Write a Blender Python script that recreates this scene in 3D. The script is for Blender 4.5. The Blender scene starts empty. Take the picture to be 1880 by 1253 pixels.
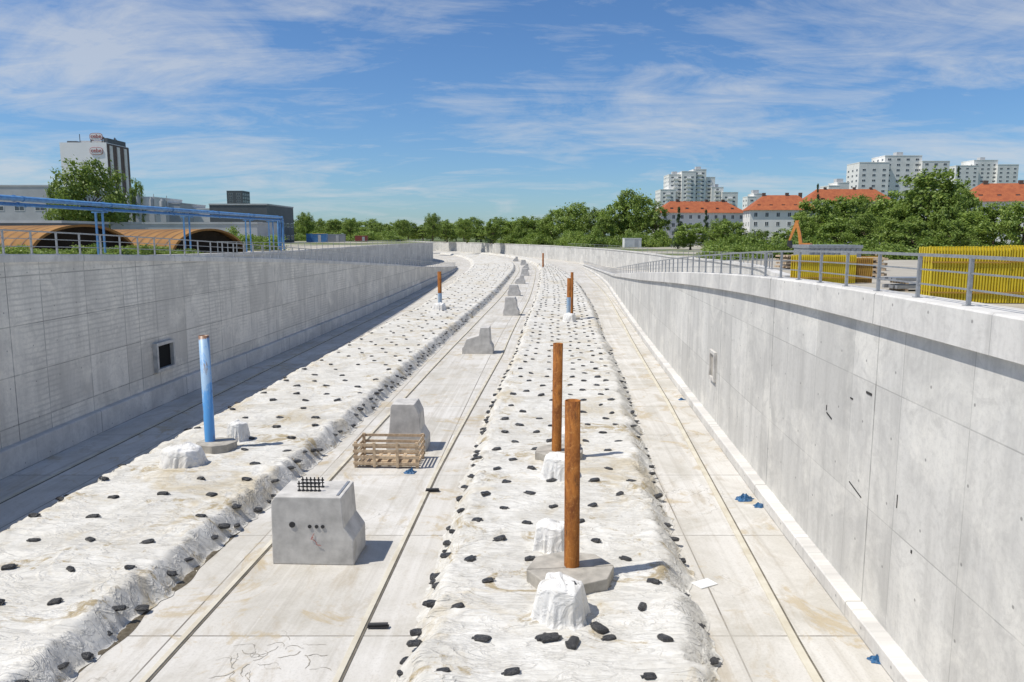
import bpy, bmesh, math, random
from mathutils import Vector, Matrix, noise
rad=math.radians
R=random.Random(7)
scene=bpy.context.scene
COL=scene.collection
CH=8.0; F=1400.0; HY=432.0

# ---------------------------------------------------------------- helpers
def curve(tab):
    xs=[a for a,b in tab]; ys=[b for a,b in tab]; n=len(tab)
    m=[]
    for i in range(n):
        if i==0: m.append((ys[1]-ys[0])/(xs[1]-xs[0]))
        elif i==n-1: m.append((ys[-1]-ys[-2])/(xs[-1]-xs[-2]))
        else:
            a=(ys[i]-ys[i-1])/(xs[i]-xs[i-1]); b=(ys[i+1]-ys[i])/(xs[i+1]-xs[i])
            m.append((a+b)/2)
    def f(x):
        if x<=xs[0]: return ys[0]+m[0]*(x-xs[0])
        if x>=xs[-1]: return ys[-1]+m[-1]*(x-xs[-1])
        for i in range(n-1):
            if x<=xs[i+1]: break
        h=xs[i+1]-xs[i]; t=(x-xs[i])/h
        return ((2*t**3-3*t*t+1)*ys[i]+(t**3-2*t*t+t)*h*m[i]+(-2*t**3+3*t*t)*ys[i+1]+(t**3-t*t)*h*m[i+1])
    return f
def lin(tab):
    def f(x):
        if x<=tab[0][0]: return tab[0][1]
        if x>=tab[-1][0]: return tab[-1][1]
        for i in range(len(tab)-1):
            if x<=tab[i+1][0]:
                t=(x-tab[i][0])/(tab[i+1][0]-tab[i][0]); return tab[i][1]*(1-t)+tab[i+1][1]*t
    return f
def sst(a,b,x):
    t=max(0,min(1,(x-a)/(b-a))); return t*t*(3-2*t)
def at(px,d): return ((px-940)/F*d*.985, d)
def hz(py,d):
    v=(626.5-py)/F
    return CH+d*(v*.9905-.1376)/(.9905+v*.1376)

class MB:
    def __init__(s): s.v=[];s.f=[];s.m=[];s.sm=[]
    def add(s,vs,fs,mi=0,sm=False,M=None):
        b=len(s.v)
        for p in vs:
            p=Vector(p)
            if M is not None: p=M@p
            s.v.append(p)
        for f in fs: s.f.append([b+i for i in f]); s.m.append(mi); s.sm.append(sm)
    def box(s,x0,y0,z0,x1,y1,z1,mi=0,M=None):
        s.add([(x0,y0,z0),(x1,y0,z0),(x1,y1,z0),(x0,y1,z0),(x0,y0,z1),(x1,y0,z1),(x1,y1,z1),(x0,y1,z1)],
              [(0,3,2,1),(4,5,6,7),(0,1,5,4),(1,2,6,5),(2,3,7,6),(3,0,4,7)],mi,False,M)
    def cyl(s,p0,p1,r0,r1=None,n=12,mi=0,caps=True,sm=True,M=None):
        if r1 is None: r1=r0
        p0=Vector(p0);p1=Vector(p1);d=(p1-p0).normalized()
        a=d.cross(Vector((0,0,1)))
        if a.length<1e-3: a=Vector((1,0,0))
        a.normalize(); b=d.cross(a)
        vs=[]
        for p,r in((p0,r0),(p1,r1)):
            for i in range(n):
                t=2*math.pi*i/n; vs.append(p+a*math.cos(t)*r+b*math.sin(t)*r)
        s.add(vs,[(i,(i+1)%n,n+(i+1)%n,n+i) for i in range(n)],mi,sm,M)
        if caps:
            s.add(vs[:n],[tuple(range(n))],mi,False,M); s.add(vs[n:],[tuple(range(n))],mi,False,M)
    def tube(s,p0,p1,r,th,n=20,mi=0):   # open pipe
        p0=Vector(p0);p1=Vector(p1)
        vs=[]
        for p,rr in((p0,r),(p1,r),(p1,r-th),(p0+(p1-p0)*.3,r-th)):
            for i in range(n):
                t=2*math.pi*i/n; vs.append(p+Vector((math.cos(t)*rr,math.sin(t)*rr,0)))
        fs=[]
        for k in range(3):
            for i in range(n): fs.append((k*n+i,k*n+(i+1)%n,(k+1)*n+(i+1)%n,(k+1)*n+i))
        s.add(vs,fs,mi,True)
        s.add(vs[3*n:],[tuple(range(n))],mi)
    def prism(s,poly,z0,z1,mi=0,M=None):
        n=len(poly)
        vs=[(x,y,z0) for x,y in poly]+[(x,y,z1) for x,y in poly]
        s.add(vs,[(i,(i+1)%n,n+(i+1)%n,n+i) for i in range(n)]+[tuple(range(n-1,-1,-1)),tuple(range(n,2*n))],mi,False,M)
    def prismy(s,poly,y0,y1,mi=0,M=None):
        n=len(poly)
        vs=[(x,y0,z) for x,z in poly]+[(x,y1,z) for x,z in poly]
        s.add(vs,[(i,(i+1)%n,n+(i+1)%n,n+i) for i in range(n)]+[tuple(range(n)),tuple(range(2*n-1,n-1,-1))],mi,False,M)
    def sweep(s,ys,sec,mi=0,caps=True,closed=True):
        rows=[[(x,y,z) for x,z in sec(y)] for y in ys]
        n=len(rows[0]); vs=[p for r in rows for p in r]; fs=[]
        for k in range(len(ys)-1):
            for i in range(n if closed else n-1):
                fs.append((k*n+i,k*n+(i+1)%n,(k+1)*n+(i+1)%n,(k+1)*n+i))
        if caps and closed: fs+= [tuple(range(n)), tuple(range(len(vs)-1,len(vs)-n-1,-1))]
        s.add(vs,fs,mi)
def mk(name,mb,mats,parent=None,origin=(0,0,0),uvf=None,fixn=True):
    o3=Vector(origin)
    me=bpy.data.meshes.new(name)
    me.from_pydata([tuple(v-o3) for v in mb.v],[],mb.f)
    for m in (mats if isinstance(mats,(list,tuple)) else [mats]): me.materials.append(m)
    me.polygons.foreach_set("material_index",mb.m)
    me.polygons.foreach_set("use_smooth",mb.sm)
    if uvf:
        uv=me.uv_layers.new(name="UVMap")
        for l in me.loops:
            uv.data[l.index].uv=uvf(mb.v[l.vertex_index])
    me.update()
    if fixn:
        bm=bmesh.new(); bm.from_mesh(me); bmesh.ops.recalc_face_normals(bm,faces=bm.faces); bm.to_mesh(me); bm.free()
    ob=bpy.data.objects.new(name,me); COL.objects.link(ob)
    if parent is not None: ob.parent=parent
    else: ob.location=o3
    return ob
def tag(ob,label,cat,group=None):
    ob["label"]=label; ob["category"]=cat
    if group: ob["group"]=group
    return ob
def empty(name,label,cat,loc=(0,0,0),rot=0,group=None):
    e=bpy.data.objects.new(name,None); e.empty_display_size=.3; COL.objects.link(e)
    e.location=loc; e.rotation_euler=(0,0,rot); return tag(e,label,cat,group)
def copy_part(src,parent,loc=(0,0,0),rot=None,scale=None):
    o=src.copy(); COL.objects.link(o); o.parent=parent; o.location=loc
    if rot is not None: o.rotation_euler=rot
    if scale is not None: o.scale=scale
    return o
def bevel(ob,w=.02,seg=2):
    m=ob.modifiers.new("bevel","BEVEL"); m.width=w; m.segments=seg; m.limit_method='ANGLE'

# ---------------------------------------------------------------- materials
def newmat(name,rough=.8,metal=0):
    m=bpy.data.materials.new(name); m.use_nodes=True
    b=m.node_tree.nodes["Principled BSDF"]; b.inputs["Roughness"].default_value=rough; b.inputs["Metallic"].default_value=metal
    if rough>=.75: b.inputs["Specular IOR Level"].default_value=.2
    return m,m.node_tree,b
def nd(nt,t,ins={},**props):
    n=nt.nodes.new(t)
    for k,v in props.items(): setattr(n,k,v)
    for k,v in ins.items():
        if isinstance(v,bpy.types.NodeSocket): nt.links.new(v,n.inputs[k])
        else: n.inputs[k].default_value=v
    return n
def c4(c): return (c[0],c[1],c[2],1) if not isinstance(c,(int,float)) else (c,c,c,1)
def mix(nt,f,a,b,mode='MIX'):
    n=nt.nodes.new("ShaderNodeMix"); n.data_type='RGBA'; n.blend_type=mode
    for i,v in((0,f),(6,a),(7,b)):
        if isinstance(v,bpy.types.NodeSocket): nt.links.new(v,n.inputs[i])
        elif i==0: n.inputs[0].default_value=v
        else: n.inputs[i].default_value=c4(v)
    return n.outputs[2]
def mapr(nt,v,a,b,c,d):
    n=nd(nt,"ShaderNodeMapRange",{0:v,1:a,2:b,3:c,4:d}); return n.outputs[0]
def mth(nt,op,a,b=None):
    ins={0:a}
    if b is not None: ins[1]=b
    return nd(nt,"ShaderNodeMath",ins,operation=op).outputs[0]
def noi(nt,vec,scale,detail=5,rough=.6,dist=0,mscale=None):
    if mscale is not None:
        vec=nd(nt,"ShaderNodeMapping",{"Vector":vec,"Scale":mscale}).outputs[0]
    return nd(nt,"ShaderNodeTexNoise",{"Vector":vec,"Scale":scale,"Detail":detail,"Roughness":rough,"Distortion":dist}).outputs["Fac"]
def setbump(nt,b,h,s=.3,d=.02):
    bp=nd(nt,"ShaderNodeBump",{"Height":h,"Strength":s,"Distance":d}); nt.links.new(bp.outputs[0],b.inputs["Normal"])
def simple(name,col,rough=.7,var=.3,scale=4,bump=.15,metal=0,col2=None,dist=.01,thr=(.35,.7)):
    m,nt,b=newmat(name,rough,metal)
    tc=nd(nt,"ShaderNodeTexCoord").outputs["Object"]
    n=noi(nt,tc,scale)
    c2=col2 if col2 is not None else tuple(x*(1-var) for x in col)
    f=mapr(nt,n,thr[0],thr[1],0,1)
    c=mix(nt,f,col,c2)
    nt.links.new(c,b.inputs["Base Color"])
    if bump: setbump(nt,b,noi(nt,tc,scale*6),bump,dist)
    return m
def wallmat(name,base,boards=False,pw=2.8,ph=1.3,bigw=8.6,mort=.6,sk=1.0,ms=.012):
    m,nt,b=newmat(name,.85)
    uv=nd(nt,"ShaderNodeUVMap").outputs[0]
    A=base
    wob=nd(nt,"ShaderNodeVectorMath",{0:uv,1:(0.37,0.21,0)},operation='ADD').outputs[0]
    br=nd(nt,"ShaderNodeTexBrick",{"Vector":wob,"Color1":c4(A),"Color2":c4([x*(1-.28*sk) for x in A]),"Mortar":c4([x*mort for x in A]),
        "Scale":1.0,"Mortar Size":ms,"Mortar Smooth":.3,"Bias":-.1,"Brick Width":pw,"Row Height":ph},offset=0.0,squash=1.0)
    big=nd(nt,"ShaderNodeTexBrick",{"Vector":uv,"Color1":c4(1),"Color2":c4((.92,.925,.93)),"Mortar":c4(.36),
        "Scale":1.0,"Mortar Size":.025,"Brick Width":bigw,"Row Height":60.0},offset=0.0,squash=1.0)
    c=mix(nt,1,br.outputs[0],big.outputs[0],'MULTIPLY')
    st=noi(nt,uv,1.0,7,.7,.3,(1.6,.13,1))
    c=mix(nt,mapr(nt,st,.44,.68,0,.7*sk),c,[x*.56 for x in A])
    bl=noi(nt,uv,.55,7,.65,.6)
    c=mix(nt,mapr(nt,bl,.48,.7,0,.65),c,[min(1,A[0]*1.2),min(1,A[1]*1.19),min(1,A[2]*1.16)])
    bl2=noi(nt,uv,1.3,8,.74,1.0)
    c=mix(nt,mapr(nt,bl2,.51,.64,0,.55*sk),c,[x*.64 for x in A])
    fine=noi(nt,uv,8,7,.78)
    c=mix(nt,mapr(nt,fine,.47,.70,0,.5*sk),c,[x*.6 for x in A])
    if boards:
        w=nd(nt,"ShaderNodeTexWave",{"Vector":uv,"Scale":1.6,"Distortion":2.5,"Detail":5.0,"Detail Scale":.7,"Detail Roughness":.7},bands_direction='Y').outputs["Fac"]
        msk=noi(nt,uv,.3,3,.6)
        wf=mth(nt,'MULTIPLY',mapr(nt,w,.5,.95,0,.5),mapr(nt,msk,.42,.58,.05,1))
        c=mix(nt,wf,c,[x*.58 for x in A])
    sp=nd(nt,"ShaderNodeSeparateXYZ",{0:uv})
    def frac(s,w,o):
        a=mth(nt,'DIVIDE',s,w); a=mth(nt,'ADD',a,o); a=mth(nt,'FRACT',a); a=mth(nt,'SUBTRACT',a,.5)
        return mth(nt,'MULTIPLY',a,w)
    fx=frac(sp.outputs[0],1.4,.25); fz=frac(sp.outputs[1],1.3,.35)
    cv=nd(nt,"ShaderNodeCombineXYZ",{0:fx,1:fz}).outputs[0]
    ln=nd(nt,"ShaderNodeVectorMath",{0:cv},operation='LENGTH').outputs["Value"]
    c=mix(nt,mapr(nt,ln,.02,.036,.7,0),c,[x*.25 for x in A])
    nt.links.new(c,b.inputs["Base Color"])
    setbump(nt,b,mix(nt,.5,fine,br.outputs[0]),.5,.02)
    return m
M_wallL=wallmat("board_marked_concrete",(.80,.755,.67),True,2.8,1.7,8.6,.38,.9,.022)
M_wallR=wallmat("smooth_cast_concrete",(.66,.645,.605),False,2.4,2.6,7.6,.62,.8,.014)
M_cope=wallmat("coping_concrete",(.69,.67,.63),False,3.8,9,7.6,.6,.75)
M_conc=simple("precast_concrete",(.61,.59,.55),.85,.36,2.2,.35)
M_concd=simple("weathered_concrete",(.47,.44,.385),.9,.4,3,.5)
def floormat():
    m,nt,b=newmat("road_slab_concrete",.85)
    uv=nd(nt,"ShaderNodeUVMap").outputs[0]
    A=(.565,.54,.49)
    br=nd(nt,"ShaderNodeTexBrick",{"Vector":uv,"Color1":c4(A),"Color2":c4((.635,.615,.575)),"Mortar":c4((.15,.135,.115)),
        "Scale":1.0,"Mortar Size":.020,"Mortar Smooth":.2,"Bias":0.0,"Brick Width":3.75,"Row Height":5.2},offset=0.0,squash=1.0)
    c=br.outputs[0]
    n1=noi(nt,uv,.35,8,.7,.6); c=mix(nt,mapr(nt,n1,.42,.62,0,.8),c,(.44,.415,.36))
    n2=noi(nt,uv,1.1,9,.72,.6,(1,.4,1)); c=mix(nt,mapr(nt,n2,.53,.66,0,.55),c,(.37,.31,.22))
    n3=noi(nt,uv,.8,7,.65,0,(3,.08,1)); c=mix(nt,mapr(nt,n3,.5,.7,0,.5),c,(.70,.68,.64))
    n6=noi(nt,uv,.9,6,.6,0,(4,.05,1)); c=mix(nt,mapr(nt,n6,.54,.68,0,.45),c,(.37,.34,.29))
    n5=noi(nt,uv,.42,8,.75,1.2); c=mix(nt,mapr(nt,n5,.55,.61,0,.6),c,(.43,.34,.20))
    n4=noi(nt,uv,16,7,.75); c=mix(nt,mapr(nt,n4,.50,.75,0,.45),c,(.30,.28,.24))
    vo=nd(nt,"ShaderNodeTexVoronoi",{"Vector":nd(nt,"ShaderNodeVectorMath",{0:uv,1:nd(nt,"ShaderNodeTexNoise",{"Vector":uv,"Scale":1.5,"Detail":5.0}).outputs["Color"]},operation='ADD').outputs[0],"Scale":.9},feature='DISTANCE_TO_EDGE').outputs["Distance"]
    ck=mth(nt,'MULTIPLY',mapr(nt,vo,.0,.014,1,0),mapr(nt,noi(nt,uv,.13,2),.55,.62,0,.6))
    c=mix(nt,ck,c,(.15,.135,.11))
    nt.links.new(c,b.inputs["Base Color"])
    setbump(nt,b,n4,.25,.01)
    return m
M_floor=floormat()
def fabricmat():
    m,nt,b=newmat("white_geotextile",1.0)
    b.inputs["Specular IOR Level"].default_value=.05
    tc=nd(nt,"ShaderNodeTexCoord").outputs["Object"]
    A=(.69,.675,.63)
    n1=noi(nt,tc,.6,7,.7,.8); c=mix(nt,mapr(nt,n1,.40,.62,0,.9),A,(.545,.525,.475))
    n2=noi(nt,tc,.30,9,.74,.9,(1,.8,1)); c=mix(nt,mapr(nt,n2,.52,.62,0,.6),c,(.47,.39,.25))
    n4=noi(nt,tc,.55,9,.78,1.0,(1,1.3,1)); c=mix(nt,mapr(nt,n4,.555,.62,0,.8),c,(.34,.26,.13))
    n3=noi(nt,tc,5,7,.75); c=mix(nt,mapr(nt,n3,.50,.72,0,.5),c,(.42,.395,.34))
    def ridge(sx,sy,sc,ds):
        w=nd(nt,"ShaderNodeTexNoise",{"Vector":nd(nt,"ShaderNodeMapping",{"Vector":tc,"Scale":(sx,sy,1)}).outputs[0],"Scale":sc,"Detail":4.0,"Roughness":.55,"Distortion":ds}).outputs["Fac"]
        return mth(nt,'ABSOLUTE',mth(nt,'SUBTRACT',w,.5))
    r1=ridge(.5,1.5,1.3,1.2); r2=ridge(.35,2.0,2.6,.8)
    c=mix(nt,mapr(nt,r1,0,.010,.22,0),c,(.34,.32,.28))
    nt.links.new(c,b.inputs["Base Color"])
    h=mth(nt,'ADD',mth(nt,'ADD',mapr(nt,r1,0,.05,1,0),mapr(nt,r2,0,.06,.6,0)),mth(nt,'MULTIPLY',n3,.6))
    setbump(nt,b,h,.6,.035)
    return m
M_fab=fabricmat()
def clothmat():
    m,nt,b=newmat("draped_white_fabric",1.0)
    b.inputs["Specular IOR Level"].default_value=.05
    tc=nd(nt,"ShaderNodeTexCoord").outputs["Object"]
    n1=noi(nt,tc,2,7,.7,.8); c=mix(nt,mapr(nt,n1,.45,.7,0,.8),(.78,.77,.74),(.58,.55,.49))
    w=noi(nt,tc,2.2,6,.55,1.5); rg=mth(nt,'ABSOLUTE',mth(nt,'SUBTRACT',w,.5))
    nt.links.new(c,b.inputs["Base Color"]); setbump(nt,b,mapr(nt,rg,0,.1,1,0),.5,.03); return m
M_fab2=clothmat()
M_black=simple("black_bag_plastic",(.02,.02,.022),.3,.3,9,.9,col2=(.06,.06,.06),dist=.03)
def rustmat():
    m,nt,b=newmat("rusted_steel",.85)
    tc=nd(nt,"ShaderNodeTexCoord").outputs["Object"]
    n=noi(nt,tc,3.5,8,.75,.6,(1,1,.3)); c=mix(nt,mapr(nt,n,.38,.62,0,1),(.40,.155,.035),(.15,.05,.016))
    n2=noi(nt,tc,15,7,.75); c=mix(nt,mapr(nt,n2,.54,.7,0,.7),c,(.55,.28,.09))
    n3=noi(nt,tc,6,7,.75,0,(1,1,.2)); c=mix(nt,mapr(nt,n3,.56,.66,0,.75),c,(.06,.03,.018))
    nt.links.new(c,b.inputs["Base Color"]); setbump(nt,b,n2,.5,.015); return m
M_rust=rustmat()
def bluepipe():
    m,nt,b=newmat("worn_blue_paint",.45)
    tc=nd(nt,"ShaderNodeTexCoord").outputs["Object"]
    sp=nd(nt,"ShaderNodeSeparateXYZ",{0:tc})
    n=noi(nt,tc,2.2,8,.75,.5,(1,1,.35))
    zf=mapr(nt,sp.outputs[2],1.5,3.2,-.08,.08)
    c=mix(nt,mapr(nt,mth(nt,'ADD',n,zf),.5,.58,0,.85),(.10,.33,.68),(.38,.53,.68))
    n3=noi(nt,tc,5,8,.75,0,(1,1,.2))
    c=mix(nt,mapr(nt,n3,.56,.62,0,.8),c,(.20,.12,.08))
    k=mth(nt,'ADD',mapr(nt,sp.outputs[2],4.3,4.5,0,.4),n3)
    c=mix(nt,mapr(nt,k,.72,.8,0,1),c,(.26,.14,.08))
    nt.links.new(c,b.inputs["Base Color"]); setbump(nt,b,n3,.15,.01); return m
M_bluew=bluepipe()
M_bluew2=simple("faded_blue_sleeve",(.22,.38,.58),.6,.5,4,.1,col2=(.45,.5,.52))
M_blue=simple("blue_pipeline_paint",(.12,.31,.58),.4,.35,2,.05,col2=(.07,.18,.38))
M_galv=simple("galvanised_steel",(.40,.41,.42),.42,.3,8,.1,metal=.45)
M_wood=simple("rough_pallet_wood",(.60,.47,.32),.8,.4,6,.4,col2=(.36,.26,.17))
M_yel=simple("yellow_formwork_paint",(.72,.56,.03),.5,.2,3,.1,col2=(.60,.44,.02))
M_yeld=simple("orange_plywood",(.50,.30,.05),.7,.3,3,.1,col2=(.34,.18,.04))
M_yel2=simple("shaded_yellow_steel",(.70,.54,.03),.6,.3,3,.1)
M_org=simple("excavator_paint",(.62,.24,.05),.5,.3,3,.05)
M_dark=simple("dark_rubber_steel",(.03,.03,.032),.6,.3,6,.2)
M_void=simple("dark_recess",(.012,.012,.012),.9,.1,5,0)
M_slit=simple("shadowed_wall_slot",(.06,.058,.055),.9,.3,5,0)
M_voidb=simple("brown_interior_shade",(.035,.026,.018),.9,.4,1,0)
M_white=simple("white_render",(.78,.77,.73),.8,.14,.3,.05)
M_grey=simple("grey_render",(.50,.51,.51),.8,.2,.3,.05)
M_dgrey=simple("dark_cladding",(.10,.11,.12),.6,.25,.5,.05)
M_brown=simple("brown_cladding",(.13,.085,.065),.6,.25,.5,.05)
M_glass=simple("window_glass",(.09,.105,.12),.15,.4,.4,0)
M_frame=simple("white_window_frame",(.75,.75,.73),.5,.1,1,0)
M_red=simple("red_sign_paint",(.42,.10,.08),.5,.1,1,0)
M_btarp=simple("blue_tarp",(.03,.13,.28),.5,.5,8,.6,col2=(.01,.05,.12))
M_kerb=simple("stained_kerb_concrete",(.62,.585,.49),.85,.3,1.5,.3,col2=(.48,.43,.33))
M_slot=simple("dark_slot",(.20,.18,.145),.9,.5,3,.2)
M_soil=simple("damp_gravel_soil",(.22,.19,.14),.95,.5,9,.9,col2=(.11,.09,.06),dist=.05)
M_mark=simple("dark_floor_marks",(.26,.24,.20),.9,.4,6,.1,col2=(.38,.35,.30))
def tilemat():
    m,nt,b=newmat("red_roof_tiles",.8)
    tc=nd(nt,"ShaderNodeTexCoord").outputs["Object"]
    n=noi(nt,tc,.8,6,.7); c=mix(nt,mapr(nt,n,.35,.65,0,1),(.44,.145,.06),(.30,.09,.045))
    w=nd(nt,"ShaderNodeTexWave",{"Vector":tc,"Scale":1.2},bands_direction='Z').outputs["Fac"]
    c=mix(nt,mapr(nt,w,.3,.9,0,.3),c,(.25,.07,.03))
    nt.links.new(c,b.inputs["Base Color"]); return m
M_tile=tilemat()
M_shed=simple("orange_brown_shed_sheet",(.34,.18,.06),.8,.35,.4,.1,col2=(.20,.10,.035))
def groundmat():
    m,nt,b=newmat("sandy_ground",.95)
    tc=nd(nt,"ShaderNodeTexCoord").outputs["Object"]
    sp=nd(nt,"ShaderNodeSeparateXYZ",{0:tc})
    n1=noi(nt,tc,.03,6,.6)
    gr=mapr(nt,mth(nt,'ADD',n1,mapr(nt,sp.outputs[1],60,140,-.3,.02)),.45,.55,0,1)
    c=mix(nt,gr,(.44,.41,.35),(.10,.14,.04))
    n2=noi(nt,tc,.5,7,.7); c=mix(nt,mapr(nt,n2,.4,.7,0,.7),c,(.26,.23,.17))
    c=mix(nt,mapr(nt,sp.outputs[1],260,420,0,.85),c,(.09,.13,.04))
    nt.links.new(c,b.inputs["Base Color"]); setbump(nt,b,n2,.4,.1); return m
M_ground=groundmat()
def leafmat(name,a,bc,y):
    m,nt,b=newmat(name,.55)
    tc=nd(nt,"ShaderNodeTexCoord").outputs["Object"]
    oi=nd(nt,"ShaderNodeObjectInfo").outputs["Random"]
    n=noi(nt,tc,.45,3,.6); c=mix(nt,mapr(nt,n,.35,.65,0,1),a,bc)
    n2=noi(nt,tc,2.5,2,.5); c=mix(nt,mapr(nt,n2,.45,.7,0,.8),c,y)
    c=mix(nt,mapr(nt,oi,0,1,0,.45),c,[x*.6 for x in bc])
    nt.links.new(c,b.inputs["Base Color"])
    tr=nd(nt,"ShaderNodeBsdfTranslucent",{"Color":c})
    ms=nd(nt,"ShaderNodeMixShader",{0:.35,1:b.outputs[0],2:tr.outputs[0]})
    nt.links.new(ms.outputs[0],nt.nodes["Material Output"].inputs[0])
    return m
M_leaf=leafmat("broadleaf_foliage",(.25,.355,.055),(.145,.235,.04),(.41,.48,.10))
M_leafd=leafmat("dark_conifer_foliage",(.07,.13,.045),(.045,.09,.035),(.12,.17,.06))
M_bark=simple("bark",(.13,.10,.07),.95,.4,3,.6)

# ---------------------------------------------------------------- alignment of the works
LW=curve([(-6,-17.7),(20,-17.2),(35,-16.9),(50,-16.1),(85,-14.6),(125,-13.5),(166,-13.0),(190,-13.4)])
LT=curve([(-6,7.5),(24,7.4),(53,6.4),(87,4.8),(125,2.9),(165,1.3),(185,.6)])
RW=curve([(-6,6.1),(13,7.25),(21,7.75),(36,8.8),(60,10.5),(100,13.7),(125,15.7),(160,17.3),(200,18)])
RT=curve([(-6,6.85),(20,6.8),(35,6.3),(56,5.3),(85,3.8),(113,2.4),(150,1.35),(190,.8)])
LO=curve([(-6,-21),(50,-22),(80,-25),(130,-29),(180,-27.5),(233,-24),(262,-30),(300,-42),(350,-75),(400,-120),(450,-190)])
RO=curve([(-6,9.2),(30,11.5),(60,19),(100,25),(132,27),(200,24),(250,15),(290,4),(355,-18),(403,-40),(450,-90)])
LOT=lin([(-6,7.2),(40,6.9),(60,6.6),(90,6.2),(130,5.95),(450,5.8)])
ROT=lin([(-6,6.4),(30,6.3),(60,5.7),(100,4.95),(132,4.5),(450,4.6)])
C=curve([(-6,-5.8),(20,-4.7),(36,-4.0),(60,-2.8),(100,-.3),(140,1.5),(180,2.8),(220,2),(260,-2),(300,-9),(350,-25),(403,-58),(450,-100)])
oD=lin([(0,2.9),(33,2.95),(51,3.4),(104,3.3),(166,3.4),(400,3.5)])
oC=lin([(0,8.7),(14,8.9),(22,9.2),(41,10.0),(76,10.4),(130,10.0),(200,7.8),(400,7)])
oE=lin([(0,1.75),(25,1.9),(51,2.6),(104,2.6),(400,2.6)])
oF=lin([(0,-1.8),(26,-1.5),(63,-1.1),(400,-1.2)])
oG=lin([(0,-3.1),(13,-3.0),(22,-2.6),(31,-2.3),(67,-1.9),(400,-2.1)])
oH=lin([(0,-9.0),(80,-9.0),(145,-12),(215,-14),(400,-14)])
def ys(a,b,s0=.6,k=.03):
    o=[a]
    while o[-1]<b: o.append(o[-1]+max(s0,abs(o[-1])*k))
    o[-1]=b
    return o

g=MB()
gy=[-40,-20]+ys(-6,450,4,.04)
XL=[-3500,-900,-300,-120,-60]; XR=[3500,900,300,120,60]
for a,b in zip(gy[:-1],gy[1:]):
    for sgn,XS,fo,ft in((-1,XL,LO,LOT),(1,XR,RO,ROT)):
        xa=XS+[fo(a)+sgn*.2] ; xb=XS+[fo(b)+sgn*.2]
        if sgn<0:
            xa=[min(x,xa[-1]) for x in xa]; xb=[min(x,xb[-1]) for x in xb]
        za=ft(a)-.15; zb=ft(b)-.15
        for i in range(5):
            g.add([(xa[i],a,za),(xa[i+1],a,za),(xb[i+1],b,zb),(xb[i],b,zb)],[(0,1,2,3) if sgn<0 else (3,2,1,0)])
for a,b in((450,700),(700,1500),(1500,6000)):
    for x0,x1 in((-6000,-300),(-300,300),(300,6000)):
        g.add([(x0,a,4.7),(x1,a,4.7),(x1,b,4.7),(x0,b,4.7)],[(0,1,2,3)])
g.add([(-200,450,0),(200,450,0),(200,450,4.7),(-200,450,4.7)],[(0,1,2,3)])
o=mk("ground",g,M_ground,fixn=False); o["kind"]="structure"

g=MB(); fy=ys(-8,450,2,.03)
cols=12
for a,b in zip(fy[:-1],fy[1:]):
    for i in range(cols):
        def X(y,i): return LO(y)+(RO(y)-LO(y))*i/cols
        g.add([(X(a,i),a,0),(X(a,i+1),a,0),(X(b,i+1),b,0),(X(b,i),b,0)],[(0,1,2,3)])
o=mk("road",g,M_floor,uvf=lambda v:(v.x-C(v.y)+1.9,v.y+1.2),fixn=False); o["kind"]="structure"
for nm,fi,ft,fo,sg in(("ramp_road",LW,LT,LO,-1),("ramp_road",RW,RT,RO,1)):
    g=MB(); yy=ys(-6,215,2,.03)
    def zr(y): 
        return max(.012,(ft(min(y,188))-.3)*(1-sst(150,210,y)))
    for a,b in zip(yy[:-1],yy[1:]):
        g.add([(fi(a)+sg*.45,a,zr(a)),(fo(a),a,zr(a)),(fo(b),b,zr(b)),(fi(b)+sg*.45,b,zr(b))],[(0,1,2,3) if sg>0 else (3,2,1,0)])
    o=mk(nm,g,M_floor,uvf=lambda v:(v.x,v.y),fixn=False); o["kind"]="structure"

UVW=lambda v:(v.y,v.z)
def inner_wall(fx,ft,sg,y1,cap_h,over,pl_h,pl_w,matw,label):
    org=(fx(20),20,0)
    e=empty("retaining_wall",label,"wall",org)
    yy=ys(-6,y1,.8,.02)
    ch=lambda y:cap_h*min(1,max(.3,ft(y)/5))
    g=MB(); g.sweep(yy,lambda y:[(fx(y),-.05),(fx(y),ft(y)-ch(y)),(fx(y)+sg*.45,ft(y)-ch(y)),(fx(y)+sg*.45,-.05)])
    mk("wall_face",g,matw,e,org,UVW)
    g=MB(); g.sweep(yy,lambda y:[(fx(y)-sg*over,ft(y)-ch(y)),(fx(y)-sg*over,ft(y)-.03),(fx(y)-sg*(over-.03),ft(y)),(fx(y)+sg*.5,ft(y)),(fx(y)+sg*.5,ft(y)-ch(y))])
    mk("coping",g,M_cope,e,org,UVW)
    g=MB(); g.sweep(yy,lambda y:[(fx(y)-sg*pl_w,-.04),(fx(y)-sg*pl_w,min(pl_h,ft(y)*.3)-.03),(fx(y)-sg*(pl_w-.03),min(pl_h,ft(y)*.3)),(fx(y)+sg*.1,min(pl_h,ft(y)*.3)),(fx(y)+sg*.1,-.04)])
    mk("plinth",g,M_cope,e,org,UVW)
    return e,org
eL,orgL=inner_wall(LW,LT,-1,186,.28,.06,.9,.28,M_wallL,"tall grey board-marked concrete retaining wall with projecting plinth")
eR,orgR=inner_wall(RW,RT,1,192,.62,.15,.34,.34,M_wallR,"smooth pale concrete retaining wall with deep overhanging coping")
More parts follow.
